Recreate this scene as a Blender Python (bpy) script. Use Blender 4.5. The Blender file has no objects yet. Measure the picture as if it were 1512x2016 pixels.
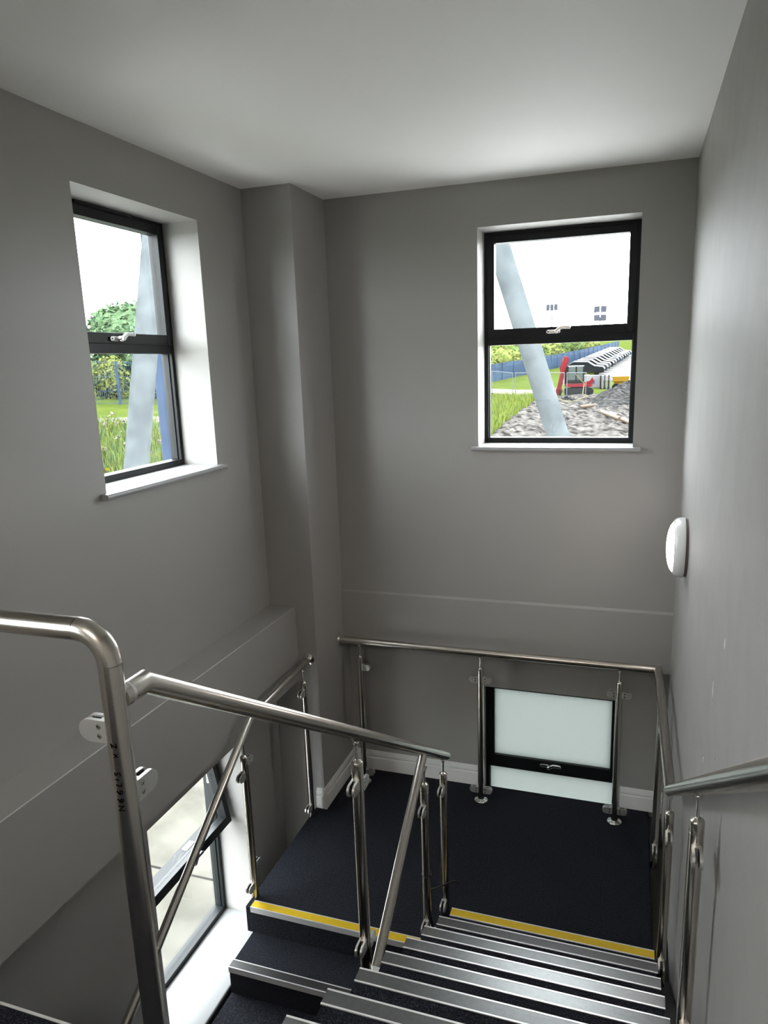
import bpy, bmesh, math, random
from mathutils import Vector, Matrix
random.seed(7)
C = bpy.context.scene.collection
scene = bpy.context.scene

# ------------------------------------------------------------------ camera
cam_d = bpy.data.cameras.new('camera')
cam = bpy.data.objects.new('camera', cam_d)
C.objects.link(cam)
cam_d.sensor_width = 36.0
cam_d.lens = 25.357
cam_d.shift_x = -0.00512
cam_d.shift_y = 0.01332
cam_d.clip_start = 0.02
cam_d.clip_end = 1500
RX = Vector((0.9475379649, 0.3180134263, -0.0322376445))
UP = Vector((-0.0394660152, 0.2164783690, 0.9754893897))
FW = Vector((-0.3171974759, 0.9230409397, -0.2176721959))
M3 = Matrix((RX, UP, -FW)).transposed()
cam.matrix_world = Matrix.Translation((-0.27158, -4.55236, 2.99588)) @ M3.to_4x4()
scene.camera = cam

# ------------------------------------------------------------------ sky and exposure
SKY = 18.0
LAMP = 26.0
FILL_PANEL = 34.0  # strength of the added fill panel behind the camera
world = bpy.data.worlds.new('world')
scene.world = world
world.use_nodes = True
wn = world.node_tree
wn.nodes['Background'].inputs[0].default_value = (0.91, 0.96, 1.0, 1)
wn.nodes['Background'].inputs[1].default_value = SKY
scene.view_settings.view_transform = 'Standard'
scene.view_settings.look = 'None'
scene.view_settings.gamma = 1.0
scene.view_settings.use_curve_mapping = False
scene.view_settings.exposure = 0.25

# ------------------------------------------------------------------ materials
def new_mat(name):
    m = bpy.data.materials.new(name)
    m.use_nodes = True
    return m, m.node_tree.nodes, m.node_tree.links, m.node_tree.nodes['Principled BSDF']

def mat(name, col, rough=0.5, metal=0.0, spec=0.5, noise=0.0, nscale=20.0, bump=0.0, bscale=200.0, col2=None, detail=4.0):
    m, n, l, b = new_mat(name)
    b.inputs['Base Color'].default_value = (*col, 1)
    b.inputs['Roughness'].default_value = rough
    b.inputs['Metallic'].default_value = metal
    b.inputs['Specular IOR Level'].default_value = spec
    tc = n.new('ShaderNodeTexCoord')
    if noise > 0 or col2:
        t = n.new('ShaderNodeTexNoise')
        t.inputs['Scale'].default_value = nscale
        t.inputs['Detail'].default_value = detail
        l.new(tc.outputs['Object'], t.inputs['Vector'])
        r = n.new('ShaderNodeValToRGB')
        r.color_ramp.elements[0].position = 0.36
        r.color_ramp.elements[1].position = 0.64
        c2 = col2 if col2 else tuple(c * (1 + noise) for c in col)
        c1 = col if col2 else tuple(c * (1 - noise) for c in col)
        r.color_ramp.elements[0].color = (*c1, 1)
        r.color_ramp.elements[1].color = (*c2, 1)
        l.new(t.outputs['Fac'], r.inputs['Fac'])
        l.new(r.outputs['Color'], b.inputs['Base Color'])
    if bump > 0:
        t2 = n.new('ShaderNodeTexNoise')
        t2.inputs['Scale'].default_value = bscale
        t2.inputs['Detail'].default_value = 3
        l.new(tc.outputs['Object'], t2.inputs['Vector'])
        bp = n.new('ShaderNodeBump')
        bp.inputs['Strength'].default_value = bump
        bp.inputs['Distance'].default_value = 0.01
        l.new(t2.outputs['Fac'], bp.inputs['Height'])
        l.new(bp.outputs['Normal'], b.inputs['Normal'])
    return m

WALL = mat('grey_wall_paint', (0.325, 0.316, 0.300), 0.42, noise=0.012, nscale=1.5, bump=0.03, bscale=120)
WALLR = mat('grey_wall_paint_scuffed', (0.325, 0.316, 0.300), 0.62, spec=0.3, noise=0.03, nscale=6, bump=0.04, bscale=90)
REVEAL = mat('grey_reveal_paint', (0.325, 0.316, 0.300), 0.5, bump=0.02)
CEIL = mat('white_ceiling_paint', (0.89, 0.88, 0.855), 0.7)
WHITE = mat('white_gloss_paint', (0.78, 0.78, 0.76), 0.28)
SILLM = mat('pale_sill_paint', (0.34, 0.343, 0.343), 0.35)
PLASTIC = mat('white_plastic', (0.80, 0.79, 0.78), 0.22)
GREYSEAL = mat('grey_rubber_seal', (0.16, 0.13, 0.125), 0.6)
FRAME = mat('anthracite_powder_coat', (0.0085, 0.0105, 0.0115), 0.40, spec=0.25, noise=0.05, nscale=30)
CHROME = mat('satin_chrome', (0.72, 0.72, 0.71), 0.2, 1.0)
CAST = mat('satin_cast_steel', (0.72, 0.71, 0.69), 0.36, 0.85)
DARK = mat('dark_socket', (0.012, 0.012, 0.012), 0.5)
INK = mat('black_marker_ink', (0.002, 0.002, 0.002), 0.9, spec=0.0)
BLACKP = mat('black_painted_steel', (0.008, 0.008, 0.009), 0.45)
ALU = mat('bright_aluminium', (0.90, 0.90, 0.89), 0.30, 0.45)
INSERT = mat('grey_anodised_insert', (0.15, 0.154, 0.152), 0.30, 0.9, noise=0.05, nscale=60)
YELLOW = mat('yellow_ribbed_insert', (0.70, 0.47, 0.012), 0.5, noise=0.03, nscale=40)
STRAP = mat('black_strap', (0.006, 0.006, 0.007), 0.5)

def steel_mat():
    m, n, l, b = new_mat('brushed_stainless_steel')
    b.inputs['Base Color'].default_value = (0.60, 0.567, 0.515, 1)
    b.inputs['Metallic'].default_value = 1.0
    b.inputs['Roughness'].default_value = 0.25
    return m
STEEL = steel_mat()

def carpet_mat():
    m, n, l, b = new_mat('speckled_navy_carpet')
    tc = n.new('ShaderNodeTexCoord')
    t = n.new('ShaderNodeTexNoise')
    t.inputs['Scale'].default_value = 200
    t.inputs['Detail'].default_value = 5
    t.inputs['Roughness'].default_value = 0.7
    l.new(tc.outputs['Object'], t.inputs['Vector'])
    r = n.new('ShaderNodeValToRGB')
    e = r.color_ramp.elements
    e[0].position = 0.42; e[0].color = (0.0060, 0.0070, 0.0105, 1)
    e[1].position = 0.72; e[1].color = (0.115, 0.12, 0.135, 1)
    k = e.new(0.55); k.color = (0.0170, 0.0195, 0.0275, 1)
    l.new(t.outputs['Fac'], r.inputs['Fac'])
    l.new(r.outputs['Color'], b.inputs['Base Color'])
    b.inputs['Roughness'].default_value = 0.95
    b.inputs['Specular IOR Level'].default_value = 0.15
    bp = n.new('ShaderNodeBump')
    bp.inputs['Strength'].default_value = 0.6
    bp.inputs['Distance'].default_value = 0.006
    l.new(t.outputs['Fac'], bp.inputs['Height'])
    l.new(bp.outputs['Normal'], b.inputs['Normal'])
    return m
CARPET = carpet_mat()

def glass_mat(name, tint=(0.955, 0.96, 0.955)):
    m = bpy.data.materials.new(name)
    m.use_nodes = True
    n, l = m.node_tree.nodes, m.node_tree.links
    n.clear()
    out = n.new('ShaderNodeOutputMaterial')
    tr = n.new('ShaderNodeBsdfTransparent')
    tr.inputs[0].default_value = (*tint, 1)
    gl = n.new('ShaderNodeBsdfGlossy')
    gl.inputs['Roughness'].default_value = 0.02
    lw = n.new('ShaderNodeLayerWeight')
    lw.inputs[0].default_value = 0.5
    pw = n.new('ShaderNodeMath')
    pw.operation = 'POWER'
    pw.inputs[1].default_value = 5.0
    l.new(lw.outputs['Facing'], pw.inputs[0])
    fr = n.new('ShaderNodeMath')
    fr.operation = 'MULTIPLY_ADD'
    fr.inputs[1].default_value = 0.90
    fr.inputs[2].default_value = 0.035
    l.new(pw.outputs[0], fr.inputs[0])
    mx = n.new('ShaderNodeMixShader')
    l.new(fr.outputs[0], mx.inputs[0])
    l.new(tr.outputs[0], mx.inputs[1])
    l.new(gl.outputs[0], mx.inputs[2])
    l.new(mx.outputs[0], out.inputs[0])
    return m
GLASS = glass_mat('clear_window_glass')
DARKGLASS = mat('dark_vehicle_glass', (0.003, 0.0045, 0.005), 0.15, spec=0.1)
CABGLASS = mat('greenish_cab_glass', (0.016, 0.024, 0.020), 0.15, spec=0.12)

def frosted_mat():
    m = bpy.data.materials.new('frosted_window_glass')
    m.use_nodes = True
    n, l = m.node_tree.nodes, m.node_tree.links
    n.clear()
    out = n.new('ShaderNodeOutputMaterial')
    tl = n.new('ShaderNodeBsdfTranslucent')
    tl.inputs[0].default_value = (0.215, 0.226, 0.217, 1)
    gl = n.new('ShaderNodeBsdfGlossy')
    gl.inputs['Roughness'].default_value = 0.12
    mx = n.new('ShaderNodeMixShader')
    mx.inputs[0].default_value = 0.06
    l.new(tl.outputs[0], mx.inputs[1])
    l.new(gl.outputs[0], mx.inputs[2])
    l.new(mx.outputs[0], out.inputs[0])
    return m
FROST = frosted_mat()

def emit_mat(name, col, strength):
    m, n, l, b = new_mat(name)
    b.inputs['Base Color'].default_value = (0.8, 0.8, 0.8, 1)
    b.inputs['Emission Color'].default_value = (*col, 1)
    b.inputs['Emission Strength'].default_value = strength
    return m
DIFFUSER = emit_mat('lit_opal_diffuser', (1.0, 0.90, 0.86), LAMP)

# outdoor materials
EXT = 0.40
def omat(name, col, *a, **k):
    k.setdefault('spec', 0.04)
    return mat(name, tuple(c * EXT for c in col), *a, **k)
def two(name, a, b, s, rough=0.9, detail=5.0, bump=0.0, bs=4.0):
    return omat(name, a, rough, col2=tuple(c * EXT for c in b), nscale=s, detail=detail, bump=bump, bscale=bs, spec=0.0)
GRASS = two('outdoor_grass', (0.0650, 0.0941, 0.0192), (0.0896, 0.1165, 0.0259), 0.9)
ROUGHG = two('rough_grass', (0.0715, 0.1014, 0.0286), (0.1235, 0.1365, 0.0585), 1.3)
MUD = two('churned_grey_mud', (0.0282, 0.0270, 0.0261), (0.1632, 0.1519, 0.1406), 2.6, detail=9)
SOIL = two('grey_soil', (0.0153, 0.0153, 0.0159), (0.0806, 0.0789, 0.0773), 3.5, detail=9)
PATH = two('pale_gravel', (0.1800, 0.1656, 0.1440), (0.2340, 0.2160, 0.1890), 2.0)
ROADM = two('pale_tarmac', (0.1445, 0.1411, 0.1394), (0.2040, 0.1972, 0.1938), 0.8)
CONC = two('concrete_paving', (0.1260, 0.1215, 0.1020), (0.1875, 0.1815, 0.1545), 2.6, detail=8)
GALV = two('galvanised_steel', (0.098, 0.112, 0.118), (0.146, 0.164, 0.170), 3.0, rough=0.55)
GALVW = omat('pale_galvanised_wire', (0.15, 0.165, 0.17), 0.6)
BLUEP = two('blue_painted_steel', (0.0525, 0.0775, 0.1275), (0.0675, 0.0975, 0.1613), 2.0, rough=0.5)
BLUEF = omat('blue_fence_paint', (0.0300, 0.0620, 0.1185), 0.6, noise=0.25, nscale=0.8)
LEAF1 = two('mid_green_leaves', (0.0750, 0.1270, 0.0432), (0.1595, 0.2115, 0.0705), 2.5)
LEAF2 = two('yellow_green_leaves', (0.1120, 0.1480, 0.0414), (0.2320, 0.2560, 0.0810), 2.5)
LEAF3 = two('dark_green_leaves', (0.0757, 0.1335, 0.0740), (0.1568, 0.2348, 0.1213), 2.5)
YGRASS = two('bright_grass_blades', (0.1380, 0.1955, 0.0230), (0.2185, 0.2530, 0.0575), 1.2)
BARK = omat('bark', (0.06, 0.045, 0.03), 0.9, noise=0.3)
BLOOM = omat('pale_flower', (0.24, 0.20, 0.18), 0.8)
YBLOOM = omat('yellow_flower', (0.20, 0.17, 0.02), 0.8)
RED = omat('red_machine_paint', (0.16, 0.010, 0.014), 0.4)
OFFW = omat('off_white_machine_paint', (0.1960, 0.1960, 0.1988), 0.4)
ODARK = omat('black_machine_trim', (0.005, 0.005, 0.005), 0.6)
TRACK = omat('dusty_rubber_track', (0.014, 0.015, 0.016), 0.8, noise=0.3, nscale=8)
YELM = omat('yellow_machine_paint', (0.20, 0.115, 0.006), 0.4)
PIPE = omat('tan_plastic_pipe', (0.13, 0.095, 0.06), 0.5)
TAPE = omat('pale_yellow_barrier_tape', (0.16, 0.145, 0.07), 0.6)
FLOODM = omat('grey_floodlight', (0.062, 0.066, 0.085), 0.6)
TYRE = omat('tyre_rubber', (0.005, 0.005, 0.005), 0.8)
CARW = omat('white_car_paint', (0.072, 0.075, 0.077), 0.3)
CARS = omat('silver_car_paint', (0.030, 0.037, 0.040), 0.3)
CARK = omat('dark_car_paint', (0.008, 0.011, 0.013), 0.3)
CARB = omat('blue_car_paint', (0.014, 0.03, 0.06), 0.3)
RENDERW = omat('outer_cladding', (0.22, 0.225, 0.23), 0.7)

# ------------------------------------------------------------------ helpers
def wl(o):
    v = Vector((0, 0, 0))
    while o is not None:
        v += Vector(o.location)
        o = o.parent
    return v

class MB:
    def __init__(self):
        self.bm = bmesh.new()
        self.mats = []
    def mi(self, m):
        if m not in self.mats:
            self.mats.append(m)
        return self.mats.index(m)
    def face(self, pts, m, smooth=False):
        vs = [self.bm.verts.new(p) for p in pts]
        f = self.bm.faces.new(vs)
        f.material_index = self.mi(m)
        f.smooth = smooth
        return f
    def box(self, lo, hi, m, mat4=None):
        x0, y0, z0 = lo
        x1, y1, z1 = hi
        P = [(x0,y0,z0),(x1,y0,z0),(x1,y1,z0),(x0,y1,z0),(x0,y0,z1),(x1,y0,z1),(x1,y1,z1),(x0,y1,z1)]
        if mat4 is not None:
            P = [mat4 @ Vector(p) for p in P]
        v = [self.bm.verts.new(p) for p in P]
        k = self.mi(m)
        for q in ((0,3,2,1),(4,5,6,7),(0,1,5,4),(1,2,6,5),(2,3,7,6),(3,0,4,7)):
            self.bm.faces.new([v[i] for i in q]).material_index = k
        return self
    def prism(self, poly, fn, t0, t1, m):
        # poly: list of (a, b); fn(a, b, t) -> 3D point; closed prism
        n = len(poly)
        A = [self.bm.verts.new(fn(a, b, t0)) for a, b in poly]
        B = [self.bm.verts.new(fn(a, b, t1)) for a, b in poly]
        k = self.mi(m)
        for i in range(n):
            j = (i + 1) % n
            self.bm.faces.new((A[i], A[j], B[j], B[i])).material_index = k
        self.bm.faces.new(A[::-1]).material_index = k
        self.bm.faces.new(B).material_index = k
        return self
    def sweep(self, pts, r, m, seg=20, caps=True, r2=None):
        pts = [Vector(p) for p in pts]
        k = self.mi(m)
        d = (pts[1] - pts[0]).normalized()
        u = d.orthogonal().normalized()
        w = d.cross(u)
        offs = [u * math.cos(2*math.pi*i/seg) + w * math.sin(2*math.pi*i/seg) for i in range(seg)]
        rings = [[self.bm.verts.new(pts[0] + o * r) for o in offs]]
        N = len(pts)
        for i in range(1, N):
            rr = r if r2 is None else r + (r2 - r) * i / (N - 1)
            d1 = (pts[i] - pts[i-1]).normalized()
            d2 = (pts[i+1] - pts[i]).normalized() if i < N - 1 else d1
            nn = (d1 + d2).normalized()
            ring, new = [], []
            for o in offs:
                q = o * rr
                q = q + d1 * (-(q.dot(nn)) / d1.dot(nn))
                ring.append(self.bm.verts.new(pts[i] + q))
                p = q - d2 * q.dot(d2)
                new.append(p.normalized())
            offs = new
            rings.append(ring)
        for a, b in zip(rings, rings[1:]):
            for i in range(seg):
                j = (i + 1) % seg
                f = self.bm.faces.new((a[i], a[j], b[j], b[i]))
                f.material_index = k
                f.smooth = True
        if caps:
            self.bm.faces.new(rings[0][::-1]).material_index = k
            self.bm.faces.new(rings[-1]).material_index = k
        return self
    def lathe(self, prof, m, origin=(0,0,0), axis='z', seg=32, ms=None):
        # prof: (r, h) list; axis direction of h
        k = self.mi(m)
        o = Vector(origin)
        def P(r, h, a):
            c, s = r * math.cos(a), r * math.sin(a)
            if axis == 'z': return o + Vector((c, s, h))
            if axis == 'x': return o + Vector((h, c, s))
            if axis == '-x': return o + Vector((-h, c, s))
            if axis == 'y': return o + Vector((c, h, s))
            return o + Vector((c, -h, s))
        rings = []
        for r, h in prof:
            if r < 1e-6:
                rings.append([self.bm.verts.new(P(0, h, 0))])
            else:
                rings.append([self.bm.verts.new(P(r, h, 2*math.pi*i/seg)) for i in range(seg)])
        for q, (a, b) in enumerate(zip(rings, rings[1:])):
            kk = k if ms is None else self.mi(ms[q])
            for i in range(seg):
                j = (i + 1) % seg
                if len(a) == 1 and len(b) == 1: continue
                if len(a) == 1: vs = (a[0], b[j], b[i])
                elif len(b) == 1: vs = (a[i], a[j], b[0])
                else: vs = (a[i], a[j], b[j], b[i])
                f = self.bm.faces.new(vs)
                f.material_index = kk
                f.smooth = True
        return self
    def build(self, name, parent=None, local=False, sharp=35, bevel=0.0, fixn=True):
        if fixn:
            bmesh.ops.recalc_face_normals(self.bm, faces=self.bm.faces)
        me = bpy.data.meshes.new(name)
        if parent is not None and not local:
            bmesh.ops.translate(self.bm, verts=self.bm.verts, vec=-wl(parent))
        self.bm.to_mesh(me)
        self.bm.free()
        for m in self.mats:
            me.materials.append(m)
        for p in me.polygons:
            p.use_smooth = True
        me.set_sharp_from_angle(angle=math.radians(sharp))
        o = bpy.data.objects.new(name, me)
        C.objects.link(o)
        if parent is not None:
            o.parent = parent
        if bevel > 0:
            b = o.modifiers.new('bevel', 'BEVEL')
            b.width = bevel
            b.segments = 2
            b.limit_method = 'ANGLE'
            b.angle_limit = math.radians(40)
        return o

def tag(o, label, cat, group=None, kind=None):
    o['label'] = label
    o['category'] = cat
    if group: o['group'] = group
    if kind: o['kind'] = kind
    return o
def thing(name, label, cat, loc=(0,0,0), rotz=0.0, group=None):
    o = bpy.data.objects.new(name, None)
    o.empty_display_size = 0.1
    C.objects.link(o)
    o.location = loc
    o.rotation_euler = (0, 0, rotz)
    return tag(o, label, cat, group)
def struct(o):
    o['kind'] = 'structure'
    return o
def copy_tree(src, parent=None):
    c = src.copy()
    C.objects.link(c)
    if parent is not None:
        c.parent = parent
    for ch in [o for o in src.children]:
        copy_tree(ch, c)
    return c
def inst(src, parent, loc, rotz=0.0, name=None):
    c = src.copy()
    C.objects.link(c)
    c.parent = parent
    c.location = loc
    c.rotation_euler = (0, 0, rotz)
    return c

# ------------------------------------------------------------------ main dimensions
XL = -2.533            # inner face of upper left wall
H = 4.034              # ceiling height over the half landing
YW = 0.09              # inner face of lower back wall
FLOOR_UP = 1.304
FLOOR_LO = -1.304
YF = -6.5
WX0, WX1 = -1.22, -0.275
LY0, LY1 = -1.909, -0.964
WH = 1.322
UZ, LZ = 2.465, -0.545
COLX, COLY = -2.208, -0.478

# ------------------------------------------------------------------ room shell
def wall_with_holes(name, axis, a0, a1, z0, z1, holes, n0, n1, material, rev):
    # boxes around the holes (holes share one column band a-range)
    mb = MB()
    def bx(p0, p1, q0, q1):
        if axis == 'x': mb.box((p0, n0, q0), (p1, n1, q1), material)
        else: mb.box((n0, p0, q0), (n1, p1, q1), material)
    h0, h1 = holes[0][0], holes[0][1]
    bx(a0, h0, z0, z1)
    bx(h1, a1, z0, z1)
    zs = z0
    for (_, _, b, t) in sorted(holes, key=lambda h: h[2]):
        bx(h0, h1, zs, b)
        zs = t
    bx(h0, h1, zs, z1)
    return mb

# back wall: upper part flush at y=0, lower part set back to y=YW
mb = wall_with_holes('w', 'x', XL, 0.0, 1.04, H, [(WX0, WX1, UZ, UZ + WH)], 0.0, 0.296, WALL, REVEAL)
mb2 = wall_with_holes('w', 'x', XL, 0.0, FLOOR_LO - 0.1, 1.04, [(WX0, WX1, LZ, LZ + WH)], YW, 0.296, WALL, REVEAL)
def merge(a, b):
    me = bpy.data.meshes.new('tmp')
    b.bm.to_mesh(me)
    a.bm.from_mesh(me)
    bpy.data.meshes.remove(me)
    b.bm.free()
    return a
merge(mb, mb2)
# shallow proud band with a chamfered top edge, between z 1.04 and 1.44
mb.prism([(0.0, 1.04), (-0.016, 1.04), (-0.016, 1.432), (0.0, 1.446)], lambda a, b, t: (t, a, b), COLX, 0.0, WALL)
wb = struct(mb.build('wall_back', fixn=False))

mb = wall_with_holes('w', 'y', YF - 0.3, -4.2, FLOOR_LO - 0.1, H, [(-5.6, -4.655, UZ, UZ + WH)], XL - 0.296, XL, WALL, REVEAL)  # opening for the added fill window behind the camera
wlup = mb
mb = wall_with_holes('w', 'y', -4.2, 0.296, FLOOR_LO - 0.1, H, [(LY0, LY1, UZ, UZ + WH), (LY0, LY1, LZ, LZ + 1.278)], XL - 0.296, XL, WALL, REVEAL)
merge(mb, wlup)
wlft = struct(mb.build('wall_left', fixn=False))
# boxed-in beam along the left wall
mb = MB()
mb.prism([(XL, 0.944), (XL + 0.186, 0.944), (XL + 0.186, 1.456), (XL + 0.182, 1.46), (XL, 1.46)], lambda a, b, t: (a, t, b), YF, COLY, WALL)
struct(mb.build('trim_1'))
# corner column
mb = MB()
mb.box((XL, COLY, FLOOR_LO - 0.1), (COLX, YW, H), WALL)
struct(mb.build('wall_corner_column', bevel=0.002))
mb = MB()
mb.box((0, YF, FLOOR_LO - 0.1), (0.3, 0.296, H), WALLR)
wr = struct(mb.build('wall_right'))
FILLER = mat('pale_filler', (0.62, 0.62, 0.61), 0.7)
for (py, pz, hy, hz) in ((-2.20, 1.945, 0.012, 0.034), (-2.40, 2.180, 0.012, 0.020), (-2.07, 1.622, 0.008, 0.016), (-2.36, 1.80, 0.005, 0.010)):
    mb = MB()
    rnd_ = random.Random(int(pz * 1000))
    pts_ = []
    for i in range(14):
        a_ = 2 * math.pi * i / 14
        q_ = rnd_.uniform(0.7, 1.15)
        pts_.append((py + hy * q_ * math.cos(a_), pz + hz * q_ * math.sin(a_)))
    mb.prism(pts_, lambda a, b, t: (t, a, b), -0.0012, 0.001, FILLER)
    mb.build('filler_patch', wr)
mb = MB()
mb.box((XL, YF - 0.3, FLOOR_LO - 0.1), (0.3, YF, H), WALL)
struct(mb.build('wall_front'))
mb = MB()
mb.box((XL - 0.296, YF - 0.3, H), (0.3, 0.296, H + 0.3), CEIL)
struct(mb.build('ceiling'))
# lower floor and upper floor
mb = MB()
mb.box((XL, YF, FLOOR_LO - 0.1), (0, YW, FLOOR_LO), CARPET)
struct(mb.build('floor'))
mb = MB()
R_ = 0.163; G_ = 0.257
YR = -1.342
X0, X1 = -1.092, -0.0805
YE = -3.332
YE8 = YR - 7 * G_
mb.prism([(XL, YF), (0, YF), (0, YE8 + 0.0), (X0, YE8 + 0.0), (X0, YE), (XL, YE)], lambda a, b, t: (a, b, t), FLOOR_UP - 0.30, FLOOR_UP - 0.012, WALL)
mb.prism([(XL, YF), (0, YF), (0, YE8 - 0.058), (X0, YE8 - 0.058), (X0, YE - 0.008), (XL, YE - 0.008)], lambda a, b, t: (a, b, t), FLOOR_UP - 0.012, FLOOR_UP, CARPET)
mb.box((XL + 0.19, YE - 0.008, FLOOR_UP - 0.03), (X0, YE, FLOOR_UP + 0.002), ALU)
struct(mb.build('floor_upper'))

# skirting boards
def skirt_prof():
    return [(0, 0), (0.018, 0), (0.018, 0.088), (0.0165, 0.096), (0.0115, 0.100), (0.0115, 0.108),
            (0.0145, 0.114), (0.013, 0.128), (0.008, 0.140), (0.006, 0.150), (0, 0.150)]
SK = skirt_prof()
mb = MB()
mb.prism(SK, lambda a, b, t: (t, YW - a, b), COLX, WX0 - 0.004, WHITE)
mb.prism(SK, lambda a, b, t: (t, YW - a, b), WX1 + 0.004, 0.0, WHITE)
struct(mb.build('baseboard_back', sharp=25))
mb = MB()
mb.prism(SK, lambda a, b, t: (COLX + a, t, b), COLY - 0.0185, YW - 0.0, WHITE)
mb.prism(SK, lambda a, b, t: (t, COLY - a, b), -2.268, COLX + 0.0185, WHITE)
struct(mb.build('baseboard_left', sharp=25))

# ------------------------------------------------------------------ windows
def sash_frame(mb, x0, x1, z0, z1, s, n0, n1, m, bead=0.006):
    mb.box((x0, n0, z0), (x0 + s, n1, z1), m)
    mb.box((x1 - s, n0, z0), (x1, n1, z1), m)
    mb.box((x0 + s, n0, z1 - s), (x1 - s, n1, z1), m)
    mb.box((x0 + s, n0, z0), (x1 - s, n1, z0 + s * 1.2), m)

def make_handle(parent, cx, cz, n):
    mb = MB()
    # backplate, pivot boss and cranked lever
    pl = []
    for i in range(9):
        a = math.pi / 2 + math.pi * i / 8
        pl.append((-0.036 + 0.011 * math.cos(a), 0.011 * math.sin(a)))
    for i in range(9):
        a = -math.pi / 2 + math.pi * i / 8
        pl.append((0.030 + 0.011 * math.cos(a), 0.011 * math.sin(a)))
    mb.prism(pl, lambda a, b, t: (cx + a, t, cz + b), n - 0.012, n, CHROME)
    mb.lathe([(0, 0.034), (0.012, 0.034), (0.0135, 0.030), (0.0135, 0.008)], CHROME, (cx + 0.018, n, cz), '-y', 20)
    lever = [(0.006, -0.008), (0.020, -0.010), (0.036, 0.004), (0.052, 0.014), (0.098, 0.012), (0.106, 0.016),
             (0.104, 0.026), (0.090, 0.031), (0.046, 0.031), (0.026, 0.020), (0.012, 0.010)]
    mb.prism(lever, lambda a, b, t: (cx + a, t, cz + b), n - 0.046, n - 0.030, CHROME)
    mb.lathe([(0, 0.013), (0.0045, 0.013)], DARK, (cx - 0.034, n, cz), '-y', 12)
    o = mb.build('handle', parent, local=True, bevel=0.0025)
    return o

def make_window(idx, loc, rotz, inner, open_deg=0.0, frosted=False, sill_out=0.04, h=WH, w=0.945, sill_t=0.025):
    root = bpy.data.objects.new('window_%d' % idx, None)
    C.objects.link(root)
    root.location = loc
    root.rotation_euler = (0, 0, rotz)
    struct(root)
    n0, n1 = 0.22, 0.29
    f = MB()
    f.box((0, n0, 0), (0.028, n1, h), FRAME)
    f.box((w - 0.028, n0, 0), (w, n1, h), FRAME)
    f.box((0.028, n0, h - 0.030), (w - 0.028, n1, h), FRAME)
    f.box((0.028, n0, 0), (w - 0.028, n1, 0.036), FRAME)
    f.box((0.028, n0, 0.630), (w - 0.028, n1, 0.682), FRAME)
    # thin glazing beads of the fixed lower light
    for a, b in (((0.028, n0 + 0.02, 0.036), (0.034, n1 - 0.01, 0.630)), ((w - 0.034, n0 + 0.02, 0.036), (w - 0.028, n1 - 0.01, 0.630))):
        f.box(a, b, FRAME)
    f.build('frame', root, local=True, bevel=0.002)
    p = MB()
    p.box((0.028, 0.245, 0.036), (w - 0.028, 0.262, 0.630), FROST if frosted else GLASS)
    p.build('pane', root, local=True)
    # opening top light, hinged at its head
    s = MB()
    S0, S1, Z0, Z1 = 0.024, w - 0.024, 0.678, h - 0.026
    hz, hn = Z1, 0.285
    def sb(lo, hi):
        s.box((lo[0], lo[1] - hn, lo[2] - hz), (hi[0], hi[1] - hn, hi[2] - hz), FRAME)
    q0, q1 = 0.212, 0.275
    sb((S0, q0, Z0), (S0 + 0.043, q1, Z1))
    sb((S1 - 0.043, q0, Z0), (S1, q1, Z1))
    sb((S0 + 0.043, q0, Z1 - 0.044), (S1 - 0.043, q1, Z1))
    sb((S0 + 0.043, q0, Z0), (S1 - 0.043, q1, Z0 + 0.052))
    so = s.build('sash', root, local=True, bevel=0.002)
    so.location = (0, hn, hz)
    so.rotation_euler = (math.radians(open_deg), 0, 0)
    g = MB()
    g.box((S0 + 0.043, 0.238 - hn, Z0 + 0.052 - hz), (S1 - 0.043, 0.256 - hn, Z1 - 0.044 - hz), FROST if frosted else GLASS)
    g.build('pane', so, local=True)
    make_handle(so, w * 0.47, Z0 + 0.022 - hz, q0 - hn)
    v = MB()
    v.box((w * 0.28, n0 - 0.012, h - 0.018), (w * 0.71, n0 + 0.004, h - 0.003), FRAME)
    for k in range(3):
        v.box((w * 0.29, n0 - 0.0135, h - 0.016 + k * 0.004), (w * 0.70, n0 - 0.012, h - 0.0145 + k * 0.004), BLACKP)
    v.build('trickle_vent', root, local=True, bevel=0.001)
    if open_deg:
        st = MB()
        for xx in (0.034, w - 0.040):
            st.box((xx, 0.24, h - 0.32), (xx + 0.006, 0.255, h - 0.05), CAST)
        st.box((0.60, 0.225, 0.682), (0.68, 0.262, 0.692), CAST)
        st.build('stay', root, local=True)
    # sill board with a rounded nose
    sl = MB()
    yo = inner - sill_out
    ho = 0.034 if sill_out < 0.08 else 0.0
    T = 0.002
    prof = [(0.222, T), (yo + 0.010, T), (yo + 0.003, T - 0.003), (yo, T - 0.009), (yo, T - sill_t + 0.008), (yo + 0.004, T - sill_t + 0.002), (yo + 0.010, T - sill_t), (0.222, T - sill_t)]
    prof_in = [(inner, T), (yo + 0.010, T), (yo + 0.003, T - 0.003), (yo, T - 0.009), (yo, T - sill_t + 0.008), (yo + 0.004, T - sill_t + 0.002), (yo + 0.010, T - sill_t), (inner, T - sill_t)]
    sl.prism(prof, lambda a, b, t: (t, a, b), 0.0, w, SILLM)
    if ho:
        sl.prism(prof_in, lambda a, b, t: (t, a, b), -ho, 0.0, SILLM)
        sl.prism(prof_in, lambda a, b, t: (t, a, b), w, w + ho + 0.008, SILLM)
    sl.build('window_sill', root, local=True, sharp=50)
    # plaster lining of the reveal
    rv = MB()
    e = 0.004
    rv.box((0, inner, T), (e, 0.22, h), REVEAL)
    rv.box((w - e, inner, T), (w, 0.22, h), REVEAL)
    rv.box((e, inner, h - e), (w - e, 0.22, h), REVEAL)
    rv.build('reveal', root, local=True)
    return root

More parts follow.
